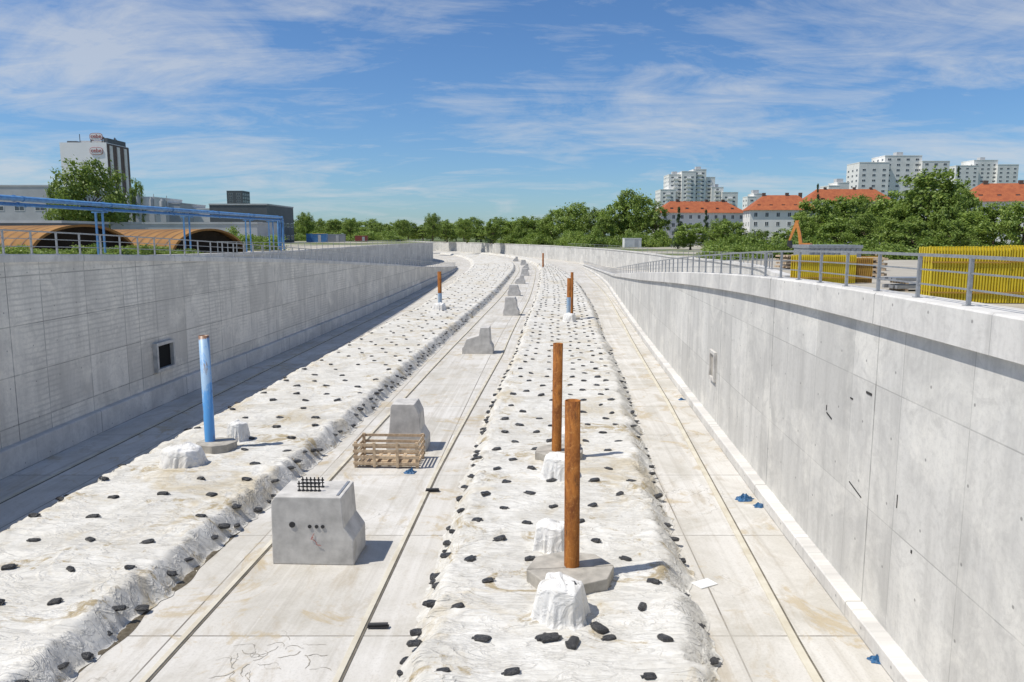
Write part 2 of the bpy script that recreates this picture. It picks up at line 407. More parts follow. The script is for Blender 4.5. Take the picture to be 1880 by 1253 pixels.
def outer_wall(fx,ft,sg,y0,y1,label):
    org=(fx(y0),y0,0); e=empty("retaining_wall",label,"wall",org); yy=ys(y0,y1,1.5,.02)
    g=MB(); g.sweep(yy,lambda y:[(fx(y)-sg*.02,-.05),(fx(y)-sg*.02,ft(y)-.25),(fx(y)+sg*.4,ft(y)-.25),(fx(y)+sg*.4,-.05)])
    mk("wall_face",g,M_wallR,e,org,UVW)
    g=MB(); g.sweep(yy,lambda y:[(fx(y)-sg*.12,ft(y)-.25),(fx(y)-sg*.12,ft(y)),(fx(y)+sg*.45,ft(y)),(fx(y)+sg*.45,ft(y)-.25)])
    mk("coping",g,M_cope,e,org,UVW)
outer_wall(LO,LOT,-1,44,449,"long curved concrete wall beside the descending side ramp")
outer_wall(RO,ROT,1,34,449,"long curved concrete wall sweeping round the far bend")

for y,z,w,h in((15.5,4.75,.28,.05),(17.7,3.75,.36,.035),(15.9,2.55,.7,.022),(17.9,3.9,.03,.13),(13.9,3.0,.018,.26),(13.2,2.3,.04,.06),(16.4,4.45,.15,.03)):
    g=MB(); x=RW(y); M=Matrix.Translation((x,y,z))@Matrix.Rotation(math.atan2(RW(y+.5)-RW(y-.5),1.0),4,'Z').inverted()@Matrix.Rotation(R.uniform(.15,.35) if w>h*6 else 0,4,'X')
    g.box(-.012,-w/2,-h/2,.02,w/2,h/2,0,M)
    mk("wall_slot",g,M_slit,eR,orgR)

def niche(y,z,w,h,fx,sg,label,dp):
    x=fx(y); e=empty("wall_niche",label,"wall box",(x,y,z),-math.atan2(fx(y+.5)-fx(y-.5),1))
    g=MB(); s=-sg
    def bx(y0,z0,y1,z1,d): g.box(min(0,s*d),y0,z0,max(0,s*d),y1,z1)
    t=.15
    bx(-w/2,0,w/2,t,dp);bx(-w/2,h-t,w/2,h,dp);bx(-w/2,t,-w/2+t,h-t,dp);bx(w/2-t,t,w/2,h-t,dp)
    o=mk("niche_frame",g,M_conc,e); bevel(o,.012)
    g=MB(); g.box(min(0.0,s*.03),-w/2+t,t,max(0.0,s*.03),w/2-t,h-t); mk("niche_recess",g,M_void if sg<0 else M_concd,e)  # left panel near black: shade of the opening put into its colour
niche(36.3,1.55,1.75,1.4,LW,-1,"square concrete box with dark opening on the wall",.22)
niche(31.6,1.95,1.1,1.25,RW,1,"rectangular concrete niche on the pale wall",.12)

def gutter(off,y0,y1,label,w=.13):
    org=(C(y0)+off(y0),y0,0); e=empty("drainage_channel",label,"gutter",org); yy=ys(y0,y1,.8,.02)
    f=lambda y:C(y)+off(y)
    g=MB(); g.sweep(yy,lambda y:[(f(y)-w/2,-.01),(f(y)-w/2+.01,.035),(f(y)+w/2-.01,.035),(f(y)+w/2,-.01)]); 
    mk("channel_kerb",g,M_kerb,e,org)
    g=MB(); g.sweep(yy,lambda y:[(f(y)+w/2,.0),(f(y)+w/2,.012),(f(y)+w/2+.045,.012),(f(y)+w/2+.045,.0)])
    mk("channel_slot",g,M_slot,e,org)  # dark strip beside the kerb drawn as the channel's slot
gutter(oE,-4,300,"narrow pale drainage kerb along the middle lane")
gutter(oF,-4,300,"narrow pale drainage kerb along the middle lane")
gutter(lin([(0,10.3),(14,10.55),(36,11.5),(67,12.3),(100,12.8),(160,13)]),-4,160,"pale slot drain kerb beside the wall",.17)
gutter(lin([(0,-10.6),(60,-11.3),(150,-13)]),-4,150,"slot drain kerb lying in the wall shadow")

# ---------------------------------------------------------------- covered mounds
def mound_surf(x,y,t,w,side,yp=None):
    d0=t*w; d1=(1-t)*w
    e0,e1=(.6,.75) if side=='R' else (1.1,.6)
    h=.50*sst(0,e0,d0)*sst(0,e1,d1)
    d=min(d0,d1)
    em=1-sst(.45,1.8,d)
    em0=sst(0,.2,d)
    v=noise.noise(Vector((x*.9,y*2.2,1.3)))*.45+noise.noise(Vector((x*1.2,y*5.0,4.1)))*.45
    v2=1-abs(noise.noise(Vector((x*.8+.3*y,y*3.4,17.1))))*2.8
    z=h+em*em0*(v*.16+max(0,v2)**2*.09)
    q=Vector((x*.5,y*.5,2.2)); wx=noise.noise(q)*1.2; wy=noise.noise(q+Vector((7,3,1)))*1.2
    r1=1-abs(noise.noise(Vector((x*.55+wx,y*.9+wy,7.7))))*7
    r2=1-abs(noise.noise(Vector((x*1.2-wy,y*1.8+wx,27.7))))*7
    r3=1-abs(noise.noise(Vector((x*.5+y*.5,y*2.3-wx,47.7))))*6
    z+=em0*(.028*max(0,r1)**1.4+.016*max(0,r2)**1.4+.022*max(0,r3)**1.4+noise.noise(Vector((x*.6,y*.5,9.)))*.045+noise.noise(Vector((x*2.2,y*2.0,3.)))*.008)
    k=(y+noise.noise(Vector((x*.5,y*.05,5)))*.5)/4.6; fr=k-math.floor(k)
    z+=em0*.045*(1-fr)*sst(0,.016,fr)
    return max(z,.018)
def mound_z(x,y,f0,f1,side):
    w=f1(y)-f0(y); t=(x-f0(y))/w
    if t<0 or t>1: return .02
    return mound_surf(x,y,t,w,side)
def mound(f0,f1,side,y0,y1,label,nc):
    g=MB(); yy=[y0]
    while yy[-1]<y1: yy.append(yy[-1]+max(.045,yy[-1]*.0036))
    vs=[];n=nc+1
    for y in yy:
        a=f0(y)+noise.noise(Vector((y*.9,1,side=='R')))*.25+noise.noise(Vector((y*3,5,2)))*.14
        b=f1(y)+noise.noise(Vector((y*.9,8,side=='R')))*.25+noise.noise(Vector((y*3,9,2)))*.14
        w=b-a
        for i in range(n):
            t=i/nc; t=t-.08*math.sin(4*math.pi*t)/2
            x=a+w*t
            fade=sst(y0,y0+1.0,y)
            vs.append((x,y,max(.016,mound_surf(x,y,t,w,side)*fade+ .016*(1-fade)) if 0<i<nc else .012))
    fs=[]
    for k in range(len(yy)-1):
        for i in range(nc): fs.append((k*n+i,k*n+i+1,(k+1)*n+i+1,(k+1)*n+i))
    g.add(vs,fs,0,True)
    return tag(mk("covered_mound",g,M_fab,None,(f0(y0),y0,0),fixn=False),label,"covered mound")
fD=lambda y:C(y)+oD(y); fC=lambda y:C(y)+oC(y); fG=lambda y:C(y)+oG(y); fH=lambda y:C(y)+oH(y)
mound(fD,fC,'R',11.2,330,"long mound wrapped in wrinkled white fabric, dotted with bags",122)
mound(fH,fG,'L',9.5,330,"broad low mound under creased white fabric with bags",122)
g=MB(); vs=[]; n=7; yy=[9+i*.1 for i in range(110)]
for y in yy:
    wd=.16*max(0,.35+1.4*noise.noise(Vector((y*.8,3,3))))*(1-sst(16,20,y))+.01
    for i in range(n):
        t=i/(n-1); x=fG(y)-.15+(.15+wd)*t
        vs.append((x,y,.004+max(0,math.sin(math.pi*t))*.03*(1+noise.noise(Vector((x*8,y*8,1))))*(wd>.03)))
g.add(vs,[(k*n+i,k*n+i+1,(k+1)*n+i+1,(k+1)*n+i) for k in range(len(yy)-1) for i in range(n-1)],0,True)
o=mk("spilled_soil",g,M_soil,fixn=False); tag(o,"thin line of dark gravelly soil along fabric hem","soil"); o["kind"]="stuff"
g=MB(); rm=random.Random(12)
for k in range(26):
    x=-4.9+rm.uniform(-.7,1.2); y=rm.uniform(12.6,14.2); a=rm.uniform(0,6.3); wv=rm.uniform(.004,.011); P=[]
    for i in range(9):
        a+=rm.uniform(-.8,.8); x+=math.cos(a)*.06; y+=math.sin(a)*.06; w2=wv*rm.uniform(.3,1.2)
        P.append(((x-math.sin(a)*w2,y+math.cos(a)*w2,.004+k*.0002),(x+math.sin(a)*w2,y-math.cos(a)*w2,.004+k*.0002)))
    vs=[p for q in P for p in q]; g.add(vs,[(2*i,2*i+1,2*i+3,2*i+2) for i in range(8)])
o=mk("scuff_marks",g,M_mark,fixn=False); tag(o,"faint squiggly scuff marks on the concrete slab","floor marks"); o["kind"]="stuff"

# ---------------------------------------------------------------- weight bags
def bagmesh(seed):
    rr=random.Random(seed); g=MB(); nu,nv=14,8; vs=[]
    for j in range(nv+1):
        ph=math.pi*j/nv
        for i in range(nu):
            th=2*math.pi*i/nu
            cx=math.cos(ph); x=(abs(cx)**.5)*(1 if cx>0 else -1)*.135; r=math.sin(ph)**.35
            c_,s_=math.cos(th),math.sin(th)
            p=Vector((x,(abs(c_)**.7)*(1 if c_>0 else -1)*r*.088,(abs(s_)**.85)*(1 if s_>0 else -1)*r*.05+.035))
            k=noise.noise(p*12+Vector((seed*3,0,0)))*.036
            p+=Vector((k,k*.8,k*.7)); p.z=max(p.z,-.01); vs.append(p)
    fs=[]
    for j in range(nv):
        for i in range(nu): fs.append((j*nu+i,j*nu+(i+1)%nu,(j+1)*nu+(i+1)%nu,(j+1)*nu+i))
    g.add(vs,fs,0,True)
    g.add([(.10,-.03,.03),(.10,.03,.03),(.18,.045,.02),(.185,-.04,.025),(.10,0,.065),(.18,0,.045)],[(0,3,5,4),(4,5,2,1),(0,1,2,3)],0)
    return g
pts=[]
rb=random.Random(3)
for (f0,f1,side,offs,st) in ((fD,fC,'R',(.19,.40,.60,.79),1.15),(fH,fG,'L',(.12,.36,.58,.80),1.6)):
    y=12.2 if side=='R' else 11.5
    k=0
    while y<200:
        w=f1(y)-f0(y)
        for t in offs:
            if rb.random()<.08: continue
            yy=y+rb.uniform(-.1,.1); tt=t+rb.uniform(-.018,.018)+(.05 if k%2 else -.03)
            x=f0(yy)+w*tt; pts.append((x,yy,mound_z(x,yy,f0,f1,side)))
        y+=st*(1 if y<90 else 1.6); k+=1
    for fe,sg,st2 in((f0,1,.52 if side=='R' else 2.0),(f1,-1,1.1 if side=='R' else .65)):
        y=12.2
        while y<170:
            yy=y+rb.uniform(-.15,.15); x=fe(yy)+sg*rb.uniform(.1,.4)
            if rb.random()<.9: pts.append((x,yy,max(.02,mound_z(x,yy,f0,f1,side))))
            y+=st2*(1 if y<70 else 2)
avoid=[(-10.66,26.2,1.1),(1.5,25,1.0),(1.3,15.9,1.25),(1.0,14.3,.9),(1.0,17.5,.6),(1.45,23.3,.7),(-10.6,24.4,.9),(5.1,68,1.2),(-7.4,78,1)]
pts=[p for p in pts if all((p[0]-a)**2+(p[1]-b)**2>r*r for a,b,r in avoid)]
pts.sort(key=lambda p:p[1])
bases=[bagmesh(i) for i in range(6)]
proto=[]
for i,b in enumerate(bases):
    me=mk("weight_bag",b,M_black); proto.append(me.data); bpy.data.objects.remove(me)
for i,p in enumerate(pts[:296]):
    o=bpy.data.objects.new("weight_bag",proto[i%6]); COL.objects.link(o)
    o.location=(p[0],p[1],p[2]-.01); o.rotation_euler=(rb.uniform(-.15,.15),rb.uniform(-.2,.2),rb.gauss(0,.45)+(0 if rb.random()<.6 else math.pi))
    s=rb.uniform(.82,1.1); o.scale=(s,s*rb.uniform(.85,1.15),s*rb.uniform(.8,1.2))
    tag(o,"small tied black plastic bag weighing down white fabric","bag","black weight bags on the fabric")
g=MB()
for p in pts[296:]:
    M=Matrix.Translation((p[0],p[1],p[2]))@Matrix.Rotation(rb.gauss(0,.6),4,'Z')@Matrix.Scale(.8,4)
    b=bases[0]; g.add(b.v,b.f,0,True,M)
o=mk("weight_bags",g,M_black,fixn=False); tag(o,"many small black bags on the distant fabric mounds","bags"); o["kind"]="stuff"

# ---------------------------------------------------------------- concrete foundation blocks
def found_block(cx,cy,w,d,h,label,kind=0,rebar=False):
    ang=-math.atan2(C(cy+1)-C(cy-1),2)
    e=empty("foundation_block",label,"concrete block",(cx,cy,0),ang,"concrete foundation blocks on the middle lane")
    g=MB(); a=w/2
    if kind==0:
        prof=[(-a,0),(a,0),(a,.62),(a-.22,.95),(a-.27,h),(-a+.12,h),(-a+.02,h-.14)]
    elif kind==1:
        prof=[(-a,0),(a,0),(a,.45),(a-.2,.8),(a-.24,h*.78),(a-.42,h),(-a+.25,h),(-a+.2,h-.1),(-a+.12,.75),(-a,.45)]
    else:
        prof=[(-a,0),(a,0),(a,.45),(a-.18,.75),(a-.25,h),(a-.85,h),(a-.95,h*.7),(-a+.3,h*.55),(-a+.1,.5),(-a,.4)]
    g.prismy(prof,0,d)
    o=mk("block_body",g,M_conc,e); bevel(o,.025)
    if rebar:
        for i in range(6):
            for j in range(2):
                g=MB(); x=-.42+i*.10; y=d*.35+j*.30
                g.cyl((x,y,h),(x,y,h+.26),.016,n=6); g.cyl((x,y,h+.17),(x,y,h+.21),.032,n=6)
                g.cyl((x,y,h),(x,y,h+.03),.045,n=6); mk("anchor_bolt",g,M_dark,e)
        for zz in(.12,.19):
          for j in range(2):
            g=MB(); g.cyl((-.46,d*.35+.30*j,h+zz),(.12,d*.35+.30*j,h+zz),.014,n=6); mk("tie_bar",g,M_dark,e)
        for x,z in((-.48,1.02),(-.05,.98),(.12,.98),(.27,.98)):
            g=MB(); g.cyl((x,-.02,z),(x,.02,z),.045 if x>-.3 else .075,n=10); mk("plug",g,M_dark,e)
        g=MB(); pr=Vector((.05,-.01,.80)); 
        rr=random.Random(4)
        for i in range(14):
            q=pr+Vector((rr.uniform(-.05,.05),0,rr.uniform(-.06,.035))); q.y=-.015-.01*rr.random()
            g.cyl(pr,q,.006,n=5); pr=q
        mk("wire",g,M_red,e)
        g=MB(); g.box(a-.42,.12,h+.002,a-.36,d-.05,h+.02); mk("steel_strip",g,M_galv,e)
found_block(-4.87,17.75,2.02,1.25,1.72,"pale concrete foundation block with anchor bolts and wires",0,True)
found_block(-3.95,27.6,1.5,1.1,1.8,"concrete foundation block with stepped barrier profile",1)
found_block(-2.35,51.2,2.1,1.3,1.8,"concrete foundation block with raised upstand",2)
found_block(-.1,76,1.6,1.2,1.85,"weathered concrete foundation block on the lane",1)
for i,(yy,ox) in enumerate(((101,.5),(126,.4),(151,.6),(178,.4),(205,.5),(235,.3))):
    found_block(C(yy)+ox,yy,1.7,1.2,1.45,"small distant concrete foundation block on the lane",(i%2)+1)

# ---------------------------------------------------------------- wooden crate
e=empty("wooden_crate","open slatted crate of rough pale timber on the slab","crate",(-4.32,26.2,0),-.05)
W_,D_,H_=2.3,1.35,.92
def bd(name,*b):
    g=MB(); g.box(*b); o=mk(name,g,M_wood,e); bevel(o,.006,1); return o
for sx in(-1,1):
    for sy in(-1,1):
        x=sx*(W_/2-.08); y=sy*(D_/2-.08); bd("corner_post",x-.05,y-.05,.0,x+.05,y+.05,H_)
for z in(.12,.34,.56,.78):
    for sy in(-1,1):
        o=bd("slat",-W_/2,sy*(D_/2-.015)-.013,z,W_/2,sy*(D_/2-.015)+.013,z+.10); o.rotation_euler=(0,R.uniform(-.012,.012),0)
    for sx in(-1,1):
        bd("slat",sx*(W_/2-.045)-.013,-D_/2+.04,z+.02,sx*(W_/2-.045)+.013,D_/2-.04,z+.12)
for x in(-.4,.4):
    bd("brace",x-.05,-D_/2-.03,.05,x+.05,-D_/2-.003,H_)
for i in range(6):
    y=-D_/2+.1+i*.21; bd("floor_board",-W_/2+.06,y,.08,W_/2-.06,y+.14,.105)
for i in range(5):
    bd("loose_plank",-.8+i*.33,-.45,.12+i*.06,-.68+i*.33,.45,.15+i*.06)

def scrap(name,x,y,z,s,mat,label,cat,seed):
    g=MB(); n=13; vs=[]
    for j in range(n):
        for i in range(n):
            u=(i/(n-1)-.5);v=(j/(n-1)-.5); rr_=math.hypot(u,v)
            k=(max(abs(u),abs(v))/rr_) if rr_>0 else 1
            r=k*(1+.5*noise.noise(Vector((u*3,v*3,seed))))
            hh=max(0,.5-rr_*k)*(.8+1.2*noise.noise(Vector((u*9,v*9,seed+3))))
            vs.append((u*s*1.3*r,v*s*r,.006+s*max(0,hh)))
    fs=[(j*n+i,j*n+i+1,(j+1)*n+i+1,(j+1)*n+i) for j in range(n-1) for i in range(n-1)]
    g.add(vs,fs); o=mk(name,g,mat,fixn=False); o.location=(x,y,z); return tag(o,label,cat)
scrap("crumpled_tarp",-3.45,25.05,.0,.34,M_btarp,"crumpled blue tarp scrap beside the crate","tarp",1)
scrap("crumpled_bag",7.1,22.4,.0,.42,M_btarp,"blue crumpled plastic bag on the slab","bag",2)
scrap("crumpled_bag",7.35,21.8,.0,.28,M_btarp,"small blue crumpled plastic bag near the wall","bag",5)
scrap("crumpled_bag",6.95,13.5,.0,.26,M_btarp,"torn blue plastic bag against the wall foot","bag",7)
scrap("crumpled_bag",8.3,36.6,.0,.25,M_btarp,"blue crumpled plastic bag against the wall foot","bag",9)
g=MB(); g.box(-.25,-.17,0,.25,.17,.02,0,Matrix.Rotation(.5,4,'Z')); o=mk("loose_panel",g,M_frame); o.location=(4.45,16.7,.006); tag(o,"thin white rectangular panel lying on the slab","panel")
for x,y in((-2.85,23.1),(-3.1,14.7)):
    g=MB(); g.cyl((-.2,0,.05),(.2,.02,.05),.04,n=10); g.box(-.22,-.05,.0,.22,.07,.02); o=mk("pipe_offcut",g,M_dark); o.location=(x+.35,y,.03); tag(o,"short black pipe offcut lying across the drain kerb","pipe")

# ---------------------------------------------------------------- well pipes
def well(x,y,top,r,mat,label,zb=.5,collar=True,sleeve=None):
    e=empty("well_pipe",label,"steel pipe",(x,y,0),0,"steel well pipes standing in the mounds")
    e.rotation_euler=(rad(R.uniform(-.4,.4)),rad(R.uniform(-.5,.5)),0)
    g=MB(); g.tube((0,0,.05),(0,0,top),r,.02); mk("pipe_shaft",g,mat,e)
    if sleeve:
        g=MB(); g.cyl((0,0,zb),(0,0,zb+sleeve),r+.012,n=20); mk("pipe_sleeve",g,M_bluew2,e)
def collar(x,y,z,r,th,label,sq=1,rot=.2):
    g=MB()
    for half in(0,1):
        a=[(math.cos(math.pi*k/4+half*math.pi+.0)*r,math.sin(math.pi*k/4+half*math.pi)*r*sq+(.012 if not half else -.012)) for k in range(5)]
        g.prism(a,0,th)
    o=mk("well_cover_slab",g,M_concd); o.location=(x,y,z); o.rotation_euler=(0,0,rot); bevel(o,.02)
    return tag(o,label,"concrete slab","octagonal concrete slabs round the pipes")
well(-10.66,26.2,4.55,.175,M_bluew,"tall blue steel pipe with scraped paint and rusty rim")
well(1.5,25.0,4.45,.165,M_rust,"tall rusty orange steel pipe standing upright")
well(1.32,15.95,4.5,.168,M_rust,"tall rusty orange steel pipe, open at top")
well(5.05,68,4.2,.17,M_rust,"distant rusty pipe with pale blue lower half",.5,True,2.0)
well(5.4,68.6,4.7,.13,M_rust,"slimmer rusty pipe close beside another pipe")
well(-7.4,78.3,4.3,.2,M_rust,"distant rusty pipe with blue sleeve at base",.5,True,1.6)
well(7.3,180,3.8,.2,M_rust,"very distant thin rusty pipe on the mound")
collar(1.28,15.85,.50,.97,.30,"octagonal grey concrete slab round a rusty pipe",.9,.1)
collar(1.6,25.1,.50,.86,.30,"octagonal weathered concrete slab round a pipe",.85,.3)
collar(-10.4,26.1,.48,.70,.32,"octagonal weathered concrete slab round the blue pipe",.85,.1)
collar(5.2,67.9,.46,.9,.25,"distant concrete slab round twin pipes",.8)
collar(-7.3,78,.46,.9,.25,"distant concrete slab round a pipe",.8)

def bundle(x,y,z,r,h,seed,label,sx=1.0):
    g=MB(); nu,nv=110,28; vs=[]
    for j in range(nv+1):
        t=j/nv
        if t<.4: rr=r*.74*(t/.4); zz=h*(1-.10*(t/.4)**2)
        else:
            k=(t-.4)/.6; rr=r*(.74+.20*k**.8+.22*max(0,k-.85)*6); zz=h*.90*(1-k**1.1)
        for i in range(nu):
            th=2*math.pi*i/nu
            k=max(0,(t-.3)/.7)
            low=noise.noise(Vector((math.cos(th)*1.0,math.sin(th)*1.0,seed)))*.22
            rg=1-abs(noise.noise(Vector((math.cos(th)*2.6+seed,math.sin(th)*2.6,t*.9))))*4
            rg2=noise.noise(Vector((math.cos(th)*5,math.sin(th)*5,seed+t*2)))
            fo=low+max(-.2,rg)*.13*k+rg2*.11*k
            sq=1/max(abs(math.cos(th+.3)),abs(math.sin(th+.3)))**.5
            q=rr*sq*(1+fo)
            px,py_=math.cos(th)*rr,math.sin(th)*rr
            zj=zz+noise.noise(Vector((px*3,py_*3,seed+5)))*.13*(1-k)+max(0,1-abs(noise.noise(Vector((px*2.5,py_*2.5,seed+8))))*5)*.05*(1-k)
            vs.append((math.cos(th)*q*sx,math.sin(th)*q,max(0,zj)))
    fs=[(j*nu+i,j*nu+(i+1)%nu,(j+1)*nu+(i+1)%nu,(j+1)*nu+i) for j in range(nv) for i in range(nu)]
    g.add(vs,fs,0,True); o=mk("wrapped_bundle",g,M_fab2); o.location=(x,y,z)
    return tag(o,label,"wrapped bundle","bundles wrapped in white fabric")
bundle(.98,14.3,.42,.56,.82,1,"bulky bundle wrapped in draped white fabric beside slab")
bundle(.95,17.6,.42,.46,.75,3,"white fabric bundle behind the rusty pipe")
bundle(1.45,23.1,.40,.54,.82,5,"draped white fabric bundle in front of a pipe")
bundle(1.95,26.6,.42,.35,.7,6,"small white fabric bundle behind a pipe")
bundle(-10.8,24.3,.36,.62,.80,8,"lumpy white fabric bundle near the blue pipe",1.15)
bundle(-10.1,27.4,.42,.38,.8,9,"small white wrapped bundle behind the blue pipe")
bundle(5.0,66.2,.42,.6,.8,11,"distant white fabric bundle below twin pipes")
bundle(-7.3,76.4,.42,.7,.8,12,"distant white fabric bundle below a pipe")
for x,y,z,rz in((1.1,14.15,1.18,.2),(.72,13.35,.54,.2),(1.12,13.2,.52,1.2),(1.66,13.7,.54,2.2)):
    o=bpy.data.objects.new("weight_bag",proto[1]); COL.objects.link(o); o.location=(x,y,z-.02); o.rotation_euler=(0,0,rz); o.scale=(1.2,1.2,1.2)
    tag(o,"small tied black plastic bag weighing down white fabric","bag","black weight bags on the fabric")

# ---------------------------------------------------------------- railings
def railing(fx,fz,y0,y1,st,h,label,nr=3):
    org=(fx(y0),y0,fz(y0)); e=empty("railing",label,"railing",org)
    yy=ys(y0,y1,1.0,.02)
    for k in range(nr):
        z=h*(k+1)/nr; r=.026 if k==nr-1 else .014
        g=MB(); g.sweep(yy,lambda y:[(fx(y)-r,fz(y)+z-r),(fx(y)+r,fz(y)+z-r),(fx(y)+r,fz(y)+z+r),(fx(y)-r,fz(y)+z+r)])
        mk("rail",g,M_galv,e,org)
    g=MB(); g.box(-.028,-.028,0,.028,.028,h-.02); g.box(-.07,-.06,-.01,.07,.06,.015); 
    first=None; y=y0+.2; n=0
    while y<y1 and n<100:
        l=(fx(y)-org[0],y-org[1],fz(y)-org[2])
        if first is None: first=mk("post",g,M_galv,e); first.location=l
        else: copy_part(first,e,l)
        n+=1; y+=st*(1 if y<70 else 1.6)
railing(lambda y:LW(y)-.25,LT,14,184,1.5,.82,"galvanised steel railing along the top of the retaining wall")
railing(lambda y:RW(y)+.12,RT,5,190,1.75,.78,"galvanised steel railing along the overhanging coping")
railing(lambda y:LO(y)-.2,LOT,60,230,3,.9,"distant thin steel railing on the ramp wall",2)
railing(lambda y:RO(y)+.2,ROT,45,240,3,.9,"thin steel railing along the outer ramp wall",2)

# ---------------------------------------------------------------- blue pipe bridge
org=(-27.5,50,6.4)
e=empty("pipe_bridge","elevated blue pipeline bundle carried on slim steel trestles","pipeline",org)
def px_(y): return -27.5+ (y-50)*.02
for k,(dx,dz,r) in enumerate(((0,3.62,.15),(.5,3.58,.12),(.2,3.28,.10),(.6,3.20,.05))):
    g=MB(); pr=None
    for y in list(range(16,88,9))+[88]:
        p=Vector((px_(y)+dx,y,6.4+dz))
        if pr: 
            g.cyl(pr,p,r,n=12)
            g.cyl(p-Vector((0,.05,0)),p+Vector((0,.05,0)),r+.04,n=12)
        pr=p
    if k<3:
        g.cyl(pr,pr+Vector((.0,.3,-.3)),r,n=12); g.cyl(pr+Vector((0,.3,-.25)),pr+Vector((0,.3,-3.6)),r,n=12)
    mk("pipe_run",g,M_blue,e,org)
for y in(38,51,64,78,85):
    g=MB(); x=px_(y)
    for sx in(.0,.45): g.box(x+sx-.055,y-.055,6.2,x+sx+.055,y+.055,9.45)
    g.box(x-.25,y-.05,9.45,x+.8,y+.05,9.54)
    mk("trestle",g,M_blue,e,org)

# ---------------------------------------------------------------- arched sheds
def shed(cx,cy,z,r,h,L,ang,label):
    e=empty("arched_shed",label,"storage shed",(cx,cy,z),ang)
    g=MB(); n=28
    o_=[(math.cos(math.pi*i/n)*r,math.sin(math.pi*i/n)*h) for i in range(n+1)]
    i_=[(math.cos(math.pi*i/n)*(r-.15),math.sin(math.pi*i/n)*(h-.15)) for i in range(n+1)]
    for i in range(n):
        g.add([(o_[i][0],0,o_[i][1]),(o_[i+1][0],0,o_[i+1][1]),(o_[i+1][0],L,o_[i+1][1]),(o_[i][0],L,o_[i][1])],[(0,1,2,3)],0,True)
    mk("arched_roof",g,M_shed,e,fixn=False)
    for k in range(1,12):
        g=MB(); y0=L*k/12
        for i in range(n):
            g.add([(o_[i][0]*1.012,y0,o_[i][1]*1.012),(o_[i+1][0]*1.012,y0,o_[i+1][1]*1.012),(o_[i+1][0]*1.012,y0+.10,o_[i+1][1]*1.012),(o_[i][0]*1.012,y0+.10,o_[i][1]*1.012)],[(0,1,2,3)])
        mk("roof_seam",g,M_brown,e,fixn=False)
    g=MB()
    for i in range(n):
        g.add([(o_[i][0]*1.02,-.05,o_[i][1]*1.02),(o_[i+1][0]*1.02,-.05,o_[i+1][1]*1.02),(i_[i+1][0],-.05,i_[i+1][1]),(i_[i][0],-.05,i_[i][1])],[(0,1,2,3)])
    mk("arch_rim",g,M_shed,e)
    g=MB(); g.add([(p[0],.8,p[1]) for p in i_],[tuple(range(n+1))]); mk("interior_shade",g,M_voidb,e)  # flat dark sheet standing in for the shade inside the shed
shed(-36.6,66,6.2,4.8,2.65,18,1.1,"arched storage shed with orange brown roof and dark mouth")
shed(-30.6,78,5.8,4.7,2.8,16,1.1,"arched storage shed with orange brown roof and dark interior")

# ---------------------------------------------------------------- buildings
def winmesh(w,h):
    g=MB(); t=.1
    g.box(-w/2,-.05,0,w/2,.02,t,0);g.box(-w/2,-.05,h-t,w/2,.02,h,0);g.box(-w/2,-.05,t,-w/2+t,.02,h-t,0);g.box(w/2-t,-.05,t,w/2,.02,h-t,0);g.box(-.04,-.05,t,.04,.02,h-t,0)
    g.box(-w/2+t,-.02,t,w/2-t,.02,h-t,1); return g
def building(name,label,cat,x,y,z,rot,boxes,wm,win,roof=None,group=None,balc=False,maxw=100):
    e=empty(name,label,cat,(x,y,z),rot,group)
    g=MB()
    for b in boxes: g.box(b[0],b[1],0,b[2],b[3],b[4])
    mk("wall",g,wm,e)
    if roof is None:
        for i,b in enumerate(boxes):
            g=MB(); g.box(b[0]-.1,b[1]-.1,b[4]+.01,b[2]+.1,b[3]+.1,b[4]+.4); mk("parapet",g,M_white if wm is M_white else M_grey,e)
            if win[3]==2.9 and i%2:
                g=MB(); cx=(b[0]+b[2])/2; g.box(cx-2,b[1]+4,b[4]+.41,cx+1.6,b[1]+8,b[4]+2.6); mk("lift_housing",g,M_grey,e)
    ww,wh,sx,sh=win
    src=None; n=0; extra=MB()
    wb=winmesh(ww,wh)
    for b in boxes:
        ns=int(b[4]//sh)
        for k in range(ns):
            zz=k*sh+.9
            if zz+wh>b[4]: continue
            for face in(0,1,2):
                L=(b[2]-b[0]) if face==0 else (b[3]-b[1])
                nx=max(1,int((L-.4)//sx))
                for i in range(nx):
                    q=(i+.5)*L/nx
                    if face==0: loc=(b[0]+q,b[1]-.003,zz); rz=0
                    elif face==1: loc=(b[0]-.003,b[3]-q,zz); rz=-math.pi/2
                    else: loc=(b[2]+.003,b[1]+q,zz); rz=math.pi/2
                    if any(o is not b and o[0]-.01<loc[0]<o[2]+.01 and o[1]-.01<loc[1]<o[3]+.01 and zz<o[4] for o in boxes): continue
                    if n<maxw:
                        if src is None: src=mk("window",wb,[M_frame,M_glass],e); src.location=loc; src.rotation_euler=(0,0,rz)
                        else: copy_part(src,e,loc,(0,0,rz))
                    else:
                        Mx=Matrix.Translation(loc)@Matrix.Rotation(rz,4,'Z')
                        b0=len(extra.v); extra.v+= [Mx@Vector(v) for v in wb.v]; extra.f+=[[b0+t for t in f] for f in wb.f]; extra.m+=wb.m; extra.sm+=wb.sm
                    n+=1
    if extra.v:
        o=mk("windows",extra,[M_frame,M_glass],e); o["kind"]="stuff"
    if balc:
        bm=MB()
        for b in boxes:
            ns=int(b[4]//sh); L=b[2]-b[0]
            for k in range(1,ns):
                bm.box(b[0]+L*.5-1.9,b[1]-1.0,k*sh,b[0]+L*.5+1.9,b[1]-.06,k*sh+.9)
        o=mk("balconies",bm,M_white,e); o["kind"]="stuff"
    return e
